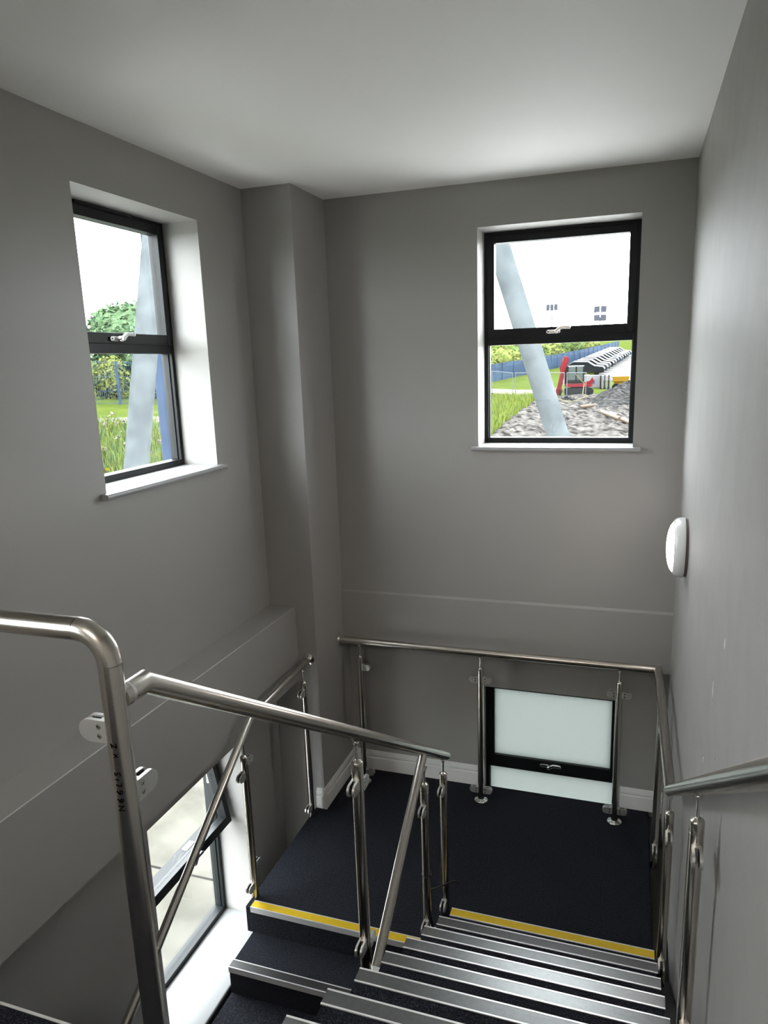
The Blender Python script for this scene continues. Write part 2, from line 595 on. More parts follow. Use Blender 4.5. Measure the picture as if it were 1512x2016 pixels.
make_window(1, (XL, LY0, UZ), math.pi / 2, 0.0)
make_window(2, (WX0, 0.0, UZ), 0.0, 0.0)
make_window(3, (XL, LY0, LZ), math.pi / 2, 0.0, open_deg=-11.0, sill_out=0.135, h=1.278)
make_window(4, (WX0, 0.0, LZ), 0.0, YW, frosted=True)

make_window(5, (XL, -5.6, UZ), math.pi / 2, 0.0)  # added window out of view, lets fill daylight into the upper stairwell

# ------------------------------------------------------------------ stairs
def nosing(mb, x0, x1, yf, z, sgn, insert):
    # sgn=+1: the front edge faces +y, -1: faces -y. yf = front edge
    d = 0.058
    def Y(a): return yf - sgn * a
    def b(a0, a1, z0, z1, m):
        ya, yb = sorted((Y(a0), Y(a1)))
        mb.box((x0, ya, z0), (x1, yb, z1), m)
    b(0.0, 0.006, z - 0.030, z + 0.0045, ALU)
    b(0.006, d - 0.006, z, z + 0.0035, insert)
    b(d - 0.006, d, z, z + 0.0042, ALU)

flight = thing('stair_flight', 'carpeted stair flight on the right with grey strip nosings descending to the half landing', 'stairs', ((X0 + X1) / 2, YR, 0))
for k in range(1, 8):
    z = k * R_
    yf = YR - (k - 1) * G_
    mb = MB()
    z0 = max(0.0, z - R_ - 0.12) if k > 1 else 0.0
    mb.box((X0 + 0.004, yf - G_ - 0.001, z0), (X1 - 0.004, yf - 0.002, z), CARPET)
    st = mb.build('step', flight)
    mb = MB()
    nosing(mb, X0, X1, yf, z, +1, YELLOW if k == 1 else INSERT)
    no = mb.build('nosing', st)
    if k == 1: no['label'] = 'yellow nosing strip on the bottom step'
mb = MB()
nosing(mb, X0, X1, YE8, FLOOR_UP, +1, INSERT)
mb.build('nosing', flight)
# black steel stringers both sides
def stringer(x0, x1, off_top, off_bot, sgn, yA, zA, yB, zB, name, parent):
    mb = MB()
    mb.prism([(yA, zA + off_top), (yB, zB + off_top), (yB, zB - off_bot), (yA, zA - off_bot)], lambda a, b, t: (t, a, b), x0, x1, BLACKP)
    return mb.build(name, parent)
stringer(-0.0795, -0.002, -0.160, 0.34, 1, YR, R_, YE8, FLOOR_UP, 'stringer', flight)
stringer(X0 - 0.014, X0 + 0.003, -0.16, 0.34, 1, YR, R_, YE8, FLOOR_UP, 'stringer', flight)

LX0, LX1 = -2.243, -1.245
YL = -1.478
land = thing('half_landing', 'dark carpeted half landing under the back handrail', 'landing', (-1.2, -0.7, 0))
mb = MB()
LXL = -2.272
mb.prism([(LXL, YL + 0.002), (LX1, YL + 0.002), (LX1, YR - 0.0), (X1 - 0.004, YR - 0.0), (X1 - 0.004, YW), (COLX, YW), (COLX, COLY), (LXL, COLY)],
         lambda a, b, t: (a, b, t), -R_ + 0.0, 0.0, CARPET)
mb.build('carpet', land)
mb = MB()
nosing(mb, LX0, LX1, YL, 0.0, -1, YELLOW)
no = mb.build('nosing', land)
no['label'] = 'yellow nosing strip along the landing edge'
mb = MB()
mb.box((LXL + 0.004, YR + 0.004, -0.36), (X1 - 0.01, YW - 0.0, -R_), BLACKP)
mb.build('frame', land)
mb = MB()
mb.box((X1 - 0.002, YR + 0.006, -0.36), (-0.003, YW - 0.02, -0.034), BLACKP)
mb.build('edge_channel', land)

flight2 = thing('stair_flight', 'carpeted stair flight on the left descending beside the low window towards the lower floor', 'stairs', ((LX0 + LX1) / 2, YL, -R_))
G2 = 0.262
for k in range(1, 8):
    z = -k * R_
    yf = YL - k * G2
    mb = MB()
    mb.box((LX0 + 0.004, yf + 0.002, max(FLOOR_LO, z - R_ - 0.1)), (LX1 - 0.004, yf + G2 + 0.002, z), CARPET)
    st = mb.build('step', flight2)
    mb = MB()
    nosing(mb, LX0, LX1, yf, z, -1, INSERT)
    mb.build('nosing', st)

# ------------------------------------------------------------------ glass clamps and posts
def clamp_mesh():
    mb = MB()
    prof = [(0.0, -0.0225), (0.036, -0.0225)]
    for i in range(1, 12):
        a = -math.pi / 2 + math.pi * i / 12
        prof.append((0.036 + 0.0225 * math.cos(a), 0.0225 * math.sin(a)))
    prof += [(0.036, 0.0225), (0.0, 0.0225)]
    for s in (-1, 1):
        t0, t1 = sorted((s * 0.0060, s * 0.0140))
        mb.prism(prof, lambda a, b, t: (a, t, b), t0, t1, CAST)
    mb.box((-0.006, -0.0135, -0.0220), (0.013, 0.0135, 0.0220), CAST)
    for s in (-1, 1):
        for dz in (-0.0095, 0.0095):
            mb.lathe([(0, 0.0147), (0.0020, 0.0147)], DARK, (0.013, 0, dz), 'y' if s > 0 else '-y', 12)
            mb.lathe([(0.0020, 0.0147), (0.0038, 0.0149), (0.0044, 0.0138)], CHROME, (0.013, 0, dz), 'y' if s > 0 else '-y', 14)
            mb.lathe([(0.0044, 0.01405), (0.0052, 0.01405)], DARK, (0.013, 0, dz), 'y' if s > 0 else '-y', 14)
        # rubber lining in the slot
        t0, t1 = sorted((s * 0.0045, s * 0.0060))
        mb.prism([(0.013, -0.019), (0.040, -0.019), (0.050, 0.0), (0.040, 0.019), (0.013, 0.019)], lambda a, b, t: (a, t, b), t0, t1, DARK)
    o = mb.build('glass_clamp', bevel=0.0)
    return o
CLAMP0 = clamp_mesh()
CLAMP_ME = CLAMP0.data
bpy.data.objects.remove(CLAMP0)
PR = 0.0212
DIRS = {'+x': 0.0, '+y': math.pi / 2, '-x': math.pi, '-y': -math.pi / 2}
def add_clamp(post, d, dz, r=PR):
    o = bpy.data.objects.new('glass_clamp', CLAMP_ME)
    C.objects.link(o)
    o.parent = post
    a = DIRS[d] if d in DIRS else d
    o.location = (math.cos(a) * (r - 0.002), math.sin(a) * (r - 0.002), dz)
    o.rotation_euler = (0, 0, a)
    return o

def post(parent, x, y, z0, zrail, clamps, flange=False, rail_r=0.022, bracket=None):
    # an upright: tube with domed cap; stem and saddle carry the rail
    zc = zrail - 0.102
    if z0 == 0.0: z0 = 0.0015
    pe = wl(parent)
    mb = MB()
    mb.lathe([(0, z0 - z0), (PR, 0.0), (PR, zc - z0 - 0.046), (PR - 0.0006, zc - z0 - 0.0455), (PR - 0.0006, zc - z0 - 0.0445), (PR, zc - z0 - 0.044), (PR, zc - z0 - 0.010), (PR - 0.002, zc - z0 - 0.006), (0.012, zc - z0 - 0.001), (0.0085, zc - z0 + 0.002), (0, zc - z0 + 0.002)], STEEL, (0, 0, 0), 'z', 24)
    p = mb.build('post', parent, local=True, sharp=40)
    p.location = (x - pe.x, y - pe.y, z0 - pe.z)
    mb = MB()
    hz = zrail - z0
    mb.lathe([(0.0062, zc - z0), (0.0062, hz - rail_r - 0.022), (0.0085, hz - rail_r - 0.021), (0.0105, hz - rail_r - 0.014), (0.0085, hz - rail_r - 0.007), (0.0062, hz - rail_r - 0.005), (0.0062, hz - rail_r + 0.004)], CHROME, (0, 0, 0), 'z', 16)
    mb.lathe([(0, hz - rail_r - 0.004), (0.014, hz - rail_r - 0.003), (0.016, hz - rail_r + 0.003), (0, hz - rail_r + 0.005)], CHROME, (0, 0, 0), 'z', 16)
    mb.build('stem', p, local=True)
    if flange:
        mb = MB()
        mb.lathe([(PR, 0.016), (0.026, 0.012), (0.042, 0.008), (0.046, 0.004), (0.046, 0.0), (0, 0.0)], CHROME, (0, 0, 0), 'z', 32)
        mb.build('base_flange', p, local=True)
    if bracket:
        for zb in (0.03, 0.10):
            mb = MB()
            mb.box((0, -0.015, zb), (bracket, 0.015, zb + 0.035), CAST)
            mb.build('side_bracket', p, local=True)
    for d, dz in clamps:
        add_clamp(p, d, dz - z0)
    return p

def elbow(c, a0, a1, ax1, ax2, r, n=10):
    return [Vector(c) + Vector(ax1) * (r * math.cos(a0 + (a1 - a0) * i / n)) + Vector(ax2) * (r * math.sin(a0 + (a1 - a0) * i / n)) for i in range(n + 1)]

# ---- railing along the back and right walls
RR = 0.0250
YB = -0.100
back = thing('stair_railing', 'stainless steel railing along the back wall and up the right wall', 'railing', (-1.19, YB, 0))
XC, XK, YK = -0.074, -0.058, -1.436
mb = MB()
mb.sweep([(COLX + 0.002, YB, 1.1), (XC - 0.035, YB, 1.1)], RR, STEEL)
mb.build('rail', back)
mb = MB()
mb.sweep([(XC - 0.0345, YB, 1.1), (XC - 0.0338, YB, 1.1)], RR - 0.0012, DARK)
mb.sweep([(XC - 0.0338, YB, 1.1), (XC, YB, 1.1), (XC - 0.0004, YB - 0.036, 1.1)], RR, STEEL)
mb.build('rail_elbow', back)
SL = R_ / G_
mb = MB()
mb.sweep([(XC - 0.0004, YB - 0.036, 1.1), (XK, YK, 1.1), (XK, -4.05, 1.1 + (-YK - (-4.05) * -1) * 0 + (4.05 + YK) * SL)], RR, STEEL)
mb.build('rail', back)
mb = MB()
mb.lathe([(0, 0), (0.042, 0.0), (0.042, 0.004), (0.030, 0.008), (RR + 0.002, 0.012), (RR + 0.002, 0.020), (RR, 0.020)], CHROME, (COLX, YB, 1.1), 'x', 32)
mb.build('wall_flange', back)
post(back, -2.055, YB, 0.0, 1.1, [('+x', 0.91), ('+x', 0.085)], flange=True)
post(back, -1.189, YB, 0.0, 1.1, [('-x', 0.91), ('+x', 0.91), ('-x', 0.085), ('+x', 0.085)], flange=True)
post(back, -0.298, YB, 0.0, 1.1, [('-x', 0.91), ('+x', 0.91), ('-x', 0.085), ('+x', 0.085)], flange=True)
post(back, -0.060, -0.44, -0.03, 1.1, [('-y', 0.90), ('-y', 0.11)])
def rr_z(y): return 1.1 + (YK - y) * SL
post(back, XK, -1.475, 0.105, rr_z(-1.475), [('-y', rr_z(-1.475) - 0.21), ('-y', 0.24)])
post(back, XK, -2.555, 0.79, rr_z(-2.555), [('-y', rr_z(-2.555) - 0.20), ('+y', rr_z(-2.555) - 0.23), ('-y', 1.0), ('+y', 0.96)])

# ---- railing on the left edge of the landing and down the lower flight
left = thing('stair_railing', 'stainless steel railing on the left landing edge running down past the low window', 'railing', (-2.255, -0.6, 0))
XLR = -2.262
YKL, SLL = -1.290, 0.69
mb = MB()
mb.sweep([(XLR - 0.008, COLY + 0.002, 1.1), (XLR + 0.004, YKL, 1.084), (XLR + 0.008, -3.30, 1.084 - (3.30 + YKL) * SLL)], 0.0212, STEEL)
mb.build('rail', left)
mb = MB()
mb.lathe([(0, 0), (0.040, 0.0), (0.040, 0.005), (0.026, 0.010), (0.0245, 0.024), (0.021, 0.024)], CHROME, (XLR - 0.008, COLY, 1.1), '-y', 32)
mb.build('wall_flange', left)
post(left, -2.256, -0.60, 0.0, 1.1, [('-y', 0.925), ('-y', 0.085)])
zl = 1.084 - (1.395 + YKL) * SLL
post(left, -2.254, -1.395, 0.0, zl, [('+y', zl - 0.15), ('-y', zl - 0.215), ('+y', 0.20), ('-y', 0.095)])

# ---- central railing: newel post, guard rail and both sloping rails
XM, YM, ZG = -1.160, -3.556, 2.543
MR = 0.0218
mid = thing('stair_railing', 'stainless steel central railing with tall newel post and writing, between both stair flights', 'railing', (XM, YM, FLOOR_UP))
mb = MB()
ER = 0.062
mb.sweep([(0, 0, 0), (0, 0, ZG - ER - FLOOR_UP)], MR, STEEL, seg=28)
newel = mb.build('newel_post', mid, local=True)
mb = MB()
arc = elbow((XM - ER, YM, ZG - ER), 0, math.pi / 2, (1, 0, 0), (0, 0, 1), ER, 12)
mb.sweep([arc[0] - Vector((0, 0, 0.0006))] + [arc[0]], MR - 0.001, DARK, seg=28)
mb.sweep(arc, MR + 0.0004, STEEL, seg=28)
mb.build('elbow', mid)
mb = MB()
mb.sweep([(XM - ER, YM, ZG), (XM - ER - 0.0008, YM, ZG)], MR - 0.0012, DARK, seg=28)
mb.sweep([(XM - ER - 0.0008, YM, ZG), (XL + 0.01, YM, ZG)], MR, STEEL, seg=28)
mb.build('guard_rail', mid)
mb = MB()
mb.lathe([(0, 0), (0.042, 0.0), (0.042, 0.005), (0.026, 0.010), (0.0245, 0.024), (0.021, 0.024)], CHROME, (XL, YM, ZG), 'x', 32)
mb.build('wall_flange', mid)
mb = MB()
mb.lathe([(MR, 0.006), (0.046, 0.005), (0.048, 0.0), (0, 0)], CHROME, (0, 0, 0), 'z', 28)
mb.build('base_flange', mid, local=True)
KY, KZ = -3.472, 2.408
EY, EZ = -1.150, 0.941
mb = MB()
mb.sweep([(XM, YM + MR * 0.6, KZ), (XM, KY, KZ), (XM, EY, EZ)], 0.0228, STEEL, seg=28)
mb.build('sloping_rail', mid)
mb = MB()
mb.lathe([(0, 0.0265), (0.0205, 0.0265), (0.0235, 0.030), (0.0235, 0.036)], CAST, (XM, YM, KZ), 'y', 28)
mb.build('collar', mid)
CS = (KZ - EZ) / (EY - KY)
def cr_z(y): return EZ + (EY - y) * CS
SB = 0.76
mb = MB()
mb.sweep([(XM + 0.003, -1.60, 1.196), (XM - 0.003, -3.15, 1.196 - 1.55 * SB)], 0.0212, STEEL, seg=24)
mb.build('sloping_rail', mid)
def lr2_z(y): return 1.196 + (y + 1.60) * SB
post(mid, XM, -2.405, 0.62, cr_z(-2.405), [('-y', cr_z(-2.405) - 0.190), ('+y', cr_z(-2.405) - 0.215), ('-y', 0.880), ('+y', 0.850)], bracket=0.0535)
post(mid, XM, -1.225, 0.0, cr_z(-1.225), [('-y', cr_z(-1.225) - 0.19), ('-y', 0.10)], bracket=None)
p3 = post(mid, XM - 0.010, -1.545, 0.06, 1.118, [('-y', 0.885), ('-y', 0.235)], bracket=0.058)
# newel clamps
add_clamp(newel, '-x', 2.348 - FLOOR_UP, MR)
add_clamp(newel, '+y', 2.213 - FLOOR_UP, MR)
add_clamp(newel, '-x', 1.42 - FLOOR_UP, MR)
# black strap looped round the short post
mb = MB()
mb.sweep([(-0.024, -0.002, 0.45), (0.0, -0.026, 0.447), (0.026, -0.004, 0.45), (0.012, 0.024, 0.452), (-0.018, 0.016, 0.45)], 0.004, STRAP, seg=8)
mb.sweep([(0.004, -0.026, 0.447), (0.010, -0.034, 0.36), (0.020, -0.030, 0.25), (0.034, -0.020, 0.16), (0.042, -0.012, 0.12)], 0.0075, STRAP, seg=8)
mb.sweep([(0.018, 0.0, 0.36), (0.05, 0.06, 0.34), (0.10, 0.17, 0.30), (0.12, 0.21, 0.26)], 0.0045, STRAP, seg=6)
strap = mb.build('strap', p3, local=True)
strap['label'] = 'black strap tied round the post'

# hand-written marker lettering running up the newel: N66L1S x2
def stroke_glyphs():
    g = {}
    g['N'] = [[(0, 0), (0, 1), (0.75, 0.1), (0.75, 1.05)]]
    six = [(0.62, 1.05), (0.3, 0.8), (0.08, 0.45), (0.05, 0.2), (0.25, 0.0), (0.55, 0.02), (0.68, 0.22), (0.58, 0.42), (0.3, 0.44), (0.08, 0.28)]
    g['6'] = [six]
    g['L'] = [[(0.25, 1.0), (0.0, 0.05), (0.55, 0.0)]]
    g['1'] = [[(0.15, 1.0), (0.1, 0.35)]]
    g['S'] = [[(0.62, 0.92), (0.35, 1.02), (0.12, 0.85), (0.2, 0.62), (0.5, 0.45), (0.55, 0.15), (0.3, 0.0), (0.0, 0.06)]]
    g['x'] = [[(0, 0.75), (0.62, 0.05)], [(0.62, 0.75), (0.0, 0.0)]]
    g['2'] = [[(0.0, 0.85), (0.62, 1.05), (0.05, 0.05), (0.80, 0.12)]]
    return g
GL = stroke_glyphs()
# text runs upwards; its "up" points to the viewer's left, wrapped round the tube
A_MID = math.atan2(-4.55 + 3.556, -0.272 + 1.16) - 0.54
def on_tube(along, up):
    a = A_MID - up / MR
    return Vector((math.cos(a) * (MR + 0.0002), math.sin(a) * (MR + 0.0002), along))
items = [('N', 0.0), ('6', 0.0150), ('6', 0.0300), ('L', 0.0450), ('1', 0.0560), ('S', 0.0640), ('x', 0.0980), ('2', 0.1150)]
TEXT_Z = 2.195 - FLOOR_UP
for ch, off in items:
    mb = MB()
    for st_ in GL[ch]:
        pts = []
        for (a, b), (c, d) in zip(st_, st_[1:]):
            for i in range(4):
                t = i / 4
                pts.append((a + (c - a) * t, b + (d - b) * t))
        pts.append(st_[-1])
        P = [on_tube(TEXT_Z + off * 1.12 + a * 0.0115, (b - 0.5) * 0.0108) for a, b in pts]
        mb.sweep(P, 0.0009, INK, seg=6)
    hw = mb.build('handwritten_letter', newel, local=True)
    hw['label'] = 'black marker character in the writing on the post'

# ------------------------------------------------------------------ wall lights
def wall_light(loc, rotz, label):
    r = thing('wall_light', label, 'light', loc, rotz)
    mb = MB()
    mb.lathe([(0, 0.0), (0.147, 0.0), (0.147, 0.012), (0.140, 0.012)], GREYSEAL, (0, 0, 0), '-x', 64)
    mb.build('seal', r, local=True)
    mb = MB()
    mb.lathe([(0.142, 0.012), (0.1515, 0.014), (0.1525, 0.022), (0.150, 0.040), (0.143, 0.056), (0.132, 0.066), (0.126, 0.066), (0.126, 0.058)], PLASTIC, (0, 0, 0), '-x', 64)
    mb.build('body', r, local=True, sharp=60)
    mb = MB()
    prof = [(0.126, 0.060)]
    for i in range(1, 11):
        a = i / 10 * math.pi / 2
        prof.append((0.126 * math.cos(a), 0.060 + 0.036 * math.sin(a)))
    prof[-1] = (0.0, prof[-1][1])
    mb.lathe(prof, DIFFUSER, (0, 0, 0), '-x', 64)
    d = mb.build('diffuser', r, local=True, sharp=80)
    d['label'] = 'glowing opal diffuser'
    return r
wall_light((0, -0.75, 2.05), 0.0, 'round white bulkhead wall light, lit, on the right wall above the landing')

def fill_panel(x, y, label):  # added glowing panel out of view, fills the upper stairwell with light
    r = thing('fill_panel', label, 'light', (x, y, H))
    mb = MB()
    for a, b in (((-0.3, -0.3), (0.3, -0.275)), ((-0.3, 0.275), (0.3, 0.3)), ((-0.3, -0.275), (-0.275, 0.275)), ((0.275, -0.275), (0.3, 0.275))):
        mb.box((a[0], a[1], -0.022), (b[0], b[1], 0.0), PLASTIC)
    mb.build('frame', r, local=True, bevel=0.002)
    mb = MB()
    mb.box((-0.275, -0.275, -0.016), (0.275, 0.275, -0.004), emit_mat('fill_panel_glow', (1.0, 0.91, 0.80), FILL_PANEL))
    mb.build('diffuser', r, local=True)
    return r
fill_panel(-1.25, -5.55, 'added unseen fill light panel on the ceiling behind the newel post')

# ================================================================== outside
def lerp(x, xs, ys):
    if x <= xs[0]: return ys[0]
    for a, b, c, d in zip(xs, xs[1:], ys, ys[1:]):
        if x <= b: return c + (d - c) * (x - a) / (b - a)
    return ys[-1]
def gh(x, y):
    return lerp(y, [-10, 3, 28, 57, 160, 400], [-1.4, -1.4, -0.3, 0.06, 5.4, 12.0]) + lerp(x, [-60, -30, -10, 50], [1.8, 1.8, 0, 0])

def patch(name, corners, nx, ny, dz, m, bumpz=0.0):
    mb = MB()
    g = []
    (a, b, c, d) = [Vector((*q, 0)) for q in corners]
    rnd = random.Random(sum(ord(ch) for ch in name))
    for j in range(ny + 1):
        row = []
        for i in range(nx + 1):
            u, v = i / nx, j / ny
            p = (a * (1 - u) + b * u) * (1 - v) + (d * (1 - u) + c * u) * v
            e = 0 if i in (0, nx) or j in (0, ny) else rnd.uniform(-0.3, 1) * bumpz
            row.append(mb.bm.verts.new((p.x, p.y, gh(p.x, p.y) + dz + e)))
        g.append(row)
    k = mb.mi(m)
    for j in range(ny):
        for i in range(nx):
            mb.bm.faces.new((g[j][i], g[j][i+1], g[j+1][i+1], g[j+1][i])).material_index = k
    o = mb.build(name, fixn=False, sharp=80)
    return struct(o)

# base ground in one sheet around and in front of the building (none under the building itself)
patch('ground_lawn', [(-150, 0.6), (60, 0.6), (60, 320), (-150, 320)], 84, 128, 0.0, GRASS)
patch('ground_side', [(-150, -60), (XL - 0.40, -60), (XL - 0.40, 0.6), (-150, 0.6)], 30, 24, 0.0, ROUGHG)
patch('paving', [(-8.6, -2.88), (XL - 0.37, -2.88), (XL - 0.37, 6.0), (-8.6, 6.0)], 6, 10, 0.02, CONC)
mb = MB()
for yy in (0.14, 3.1):
    mb.box((-8.6, yy - 0.012, -1.4), (XL - 0.38, yy + 0.012, -1.3785), mat('dark_joint_%d' % int(yy * 10), (0.010, 0.0095, 0.008), 0.9, spec=0.1))
mb.box((-5.6, -2.88, -1.4), (-5.576, 6, -1.3785), SOIL)
struct(mb.build('paving_joints'))
BOUNCE = two('pale_bounce_ground', (1.0, 0.99, 0.96), (1.25, 1.23, 1.2), 3.0, detail=8)  # added pale ground out of view, bounces skylight up to the ceiling
patch('yard_gravel', [(-8.5, 0.45), (6.0, 0.45), (6.0, 24.0), (-8.5, 24.0)], 10, 16, 0.015, BOUNCE)
patch('yard_gravel_side', [(-15.0, -12), (-8.6, -12), (-8.6, 6.0), (-15.0, 6.0)], 6, 10, 0.015, BOUNCE)
patch('yard_gravel_near', [(-8.6, -12), (XL - 0.37, -12), (XL - 0.37, -2.9), (-8.6, -2.9)], 6, 10, 0.015, BOUNCE)
patch('ground_mud', [(-7.2, 27), (6, 20), (6, 66), (-7.6, 52)], 40, 60, 0.05, MUD, bumpz=0.22)
patch('path_gravel', [(-22, 54.5), (-7, 58.4), (-7, 63), (-22, 58.5)], 16, 4, 0.06, PATH)
patch('road', [(-5.0, 70), (9, 70), (12, 150), (-0.3, 150)], 10, 40, 0.06, ROADM)
patch('path_side', [(-26.0, 20.6), (-18, 28.5), (-19.2, 29.9), (-27.3, 22.0)], 8, 3, 0.05, PATH)
patch('ground_weeds', [(-30, 8), (-9, 8), (-9, 28), (-25.5, 21)], 24, 20, 0.03, ROUGHG)

# leaning galvanised brace columns and a blue post next to the building
def column(name, label, top, bot, r, m, cat='column'):
    mb = MB()
    mb.sweep([bot, top], r, m, seg=32)
    t = thing(name, label, cat, bot)
    mb.build('tube', t)
    mb = MB()
    b = Vector(bot)
    mb.lathe([(0, 0.05), (r * 1.9, 0.05), (r * 1.9, 0.0), (0, 0.0)], m, (b.x, b.y, gh(b.x, b.y) + 0.0), 'z', 32)
    mb.build('base_plate', t)
    d = (Vector(top) - b).normalized()
    mb = MB()
    side = d.cross(Vector((0.3, -0.9, 0.1))).normalized()
    q = b + d * ((Vector(top) - b).length * 0.5)
    mb.sweep([q - d * 0.06, q + d * 0.06], r * 1.012, m, seg=32)
    mb.build('weld_band', t)
    return t
def line_at(p, q, z):
    p, q = Vector(p), Vector(q)
    return p + (q - p) * ((z - p.z) / (q.z - p.z))
A, B = (-1.11, 4.0, 2.13), (-1.81, 4.0, 4.28)
column('brace_column', 'leaning galvanised steel tube column seen through the upper back window', line_at(A, B, 7.5), line_at(A, B, -1.37), 0.125, GALV)
A, B = (-7.0, 4.0, 1.7), (-7.0, 4.95, 4.9)
column('brace_column', 'leaning galvanised steel tube column seen through the upper left window', line_at(A, B, 8.5), line_at(A, B, -1.38), 0.172, GALV)
bp_ = thing('steel_post', 'upright blue painted steel post beside the leaning tube in the upper left window', 'post', (-8.0, 6.22, -1.4))
mb = MB()
PM = Matrix.Translation((-8.0, 6.23, 0)) @ Matrix.Rotation(math.radians(40), 4, 'Z')
mb.box((-0.135, -0.10, -1.4), (0.085, 0.10, 7.5), BLUEP, PM)
mb.box((0.085, -0.02, -1.4), (0.135, 0.04, 7.5), GALV, PM)
mb.build('section', bp_)
mb = MB()
mb.box((-8.2, 5.95, -1.38), (-7.8, 6.5, -1.35), BLUEP)
mb.build('base_plate', bp_)

# vegetation
def leaf_cloud(mb, c, rx, ry, rz, n, size, m, rnd, shell=0.55):
    k = mb.mi(m)
    for _ in range(n):
        while True:
            v = Vector((rnd.uniform(-1, 1), rnd.uniform(-1, 1), rnd.uniform(-1, 1)))
            if 0.05 < v.length <= 1: break
        v = v.normalized() * (shell + (1 - shell) * rnd.random())
        p = Vector((c[0] + v.x * rx, c[1] + v.y * ry, c[2] + v.z * rz))
        a = Vector((rnd.uniform(-1, 1), rnd.uniform(-1, 1), rnd.uniform(-0.6, 0.6))).normalized()
        b = a.cross(Vector((rnd.uniform(-1, 1), rnd.uniform(-1, 1), rnd.uniform(0.2, 1)))).normalized()
        s = size * rnd.uniform(0.6, 1.4)
        vs = [mb.bm.verts.new(p + a * s * 0.5), mb.bm.verts.new(p + b * s * 0.35), mb.bm.verts.new(p - a * s * 0.5), mb.bm.verts.new(p - b * s * 0.35)]
        mb.bm.faces.new(vs).material_index = k
def blob(mb, c, rx, ry, rz, m, rnd, sub=3, amp=0.18):
    b2 = bmesh.new()
    bmesh.ops.create_icosphere(b2, subdivisions=sub, radius=1)
    ph = [rnd.uniform(0, 6) for _ in range(6)]
    k = mb.mi(m)
    vm = {}
    for v in b2.verts:
        q = v.co
        s = 1 + amp * (math.sin(q.x * 5 + ph[0]) * math.sin(q.y * 6 + ph[1]) + 0.6 * math.sin(q.z * 9 + ph[2]) * math.sin(q.x * 11 + ph[3])) + rnd.uniform(-1, 1) * amp * 0.35
        vm[v.index] = mb.bm.verts.new((c[0] + q.x * rx * s, c[1] + q.y * ry * s, c[2] + q.z * rz * s))
    for f in b2.faces:
        mb.bm.faces.new([vm[v.index] for v in f.verts]).material_index = k
    b2.free()
def tree(name, label, cat, x, y, hgt, rx, ry, m, leaves, lsize, seed, group=None, trunk=True, nblob=5):
    rnd = random.Random(seed)
    z = gh(x, y)
    t = thing(name, label, cat, (x, y, z), group=group)
    mb = MB()
    for i in range(nblob):
        a = rnd.uniform(0, 6.28)
        k = 0 if i == 0 else 0.5
        cc = (x + math.cos(a) * rx * k, y + math.sin(a) * ry * k, z + hgt * ((0.36 if cat == 'bush' else 0.55) + (rnd.uniform(-0.18, 0.14) if i else 0)))
        f = 0.8 if i == 0 else rnd.uniform(0.4, 0.6)
        gz = 1.25 if cat == 'bush' else 1.0
        blob(mb, cc, rx * f * 0.82, ry * f * 0.82, hgt * 0.36 * f * 1.1 * gz, m, rnd, 3, 0.25)
        leaf_cloud(mb, cc, rx * f * 1.12, ry * f * 1.12, hgt * 0.46 * f * 1.15 * gz, 2 * leaves // nblob, lsize, m, rnd, 0.62)
    mb.build('foliage', t, fixn=False, sharp=180)
    mb = MB()
    mb.sweep([(x, y, z - 0.05), (x + 0.03 * hgt, y, z + hgt * 0.25), (x, y, z + hgt * 0.55)], 0.035 * hgt, BARK, seg=10, r2=0.012 * hgt)
    mb.build('trunk', t)
    return t

# hedge trees beyond the blue fence seen in the upper back window
def fpt(t):  # the blue fence line, t in 0..1
    P = [(-19.5, 50.0), (-14.0, 67.4), (-10.5, 89.5), (-7.6, 105.8), (-3.6, 133.0)]
    s = t * (len(P) - 1)
    i = min(int(s), len(P) - 2)
    f = s - i
    return (P[i][0] + (P[i+1][0] - P[i][0]) * f, P[i][1] + (P[i+1][1] - P[i][1]) * f)
ords = ['first', 'second', 'third', 'fourth', 'fifth', 'sixth', 'seventh', 'eighth', 'ninth', 'tenth', 'eleventh', 'twelfth']
for i in range(9):
    x, y = fpt((i + 0.4) / 9)
    lm = [LEAF2, LEAF1, LEAF2][i % 3]
    cn = {0: 'yellow green', 1: 'mid green', 2: 'yellow green'}[i % 3]
    tree('hedge_bush', '%s hedge bush behind blue fence, %s from left in upper back window' % (cn, ords[i]), 'bush',
         x - (3.6 if i < 5 else 6.0), y + 4.5, 3.0 + (i % 3) * 0.3 + i * 0.05, 3.0 + i * 0.12, 2.6, lm, 900, 0.34, 40 + i, group='hedge behind the blue fence')
tree('tree', 'broad round green tree rising above the transom of the upper left window', 'tree', -32.4, 38.4, 6.5, 4.3, 4.3, LEAF3, 9000, 0.30, 5, nblob=8)

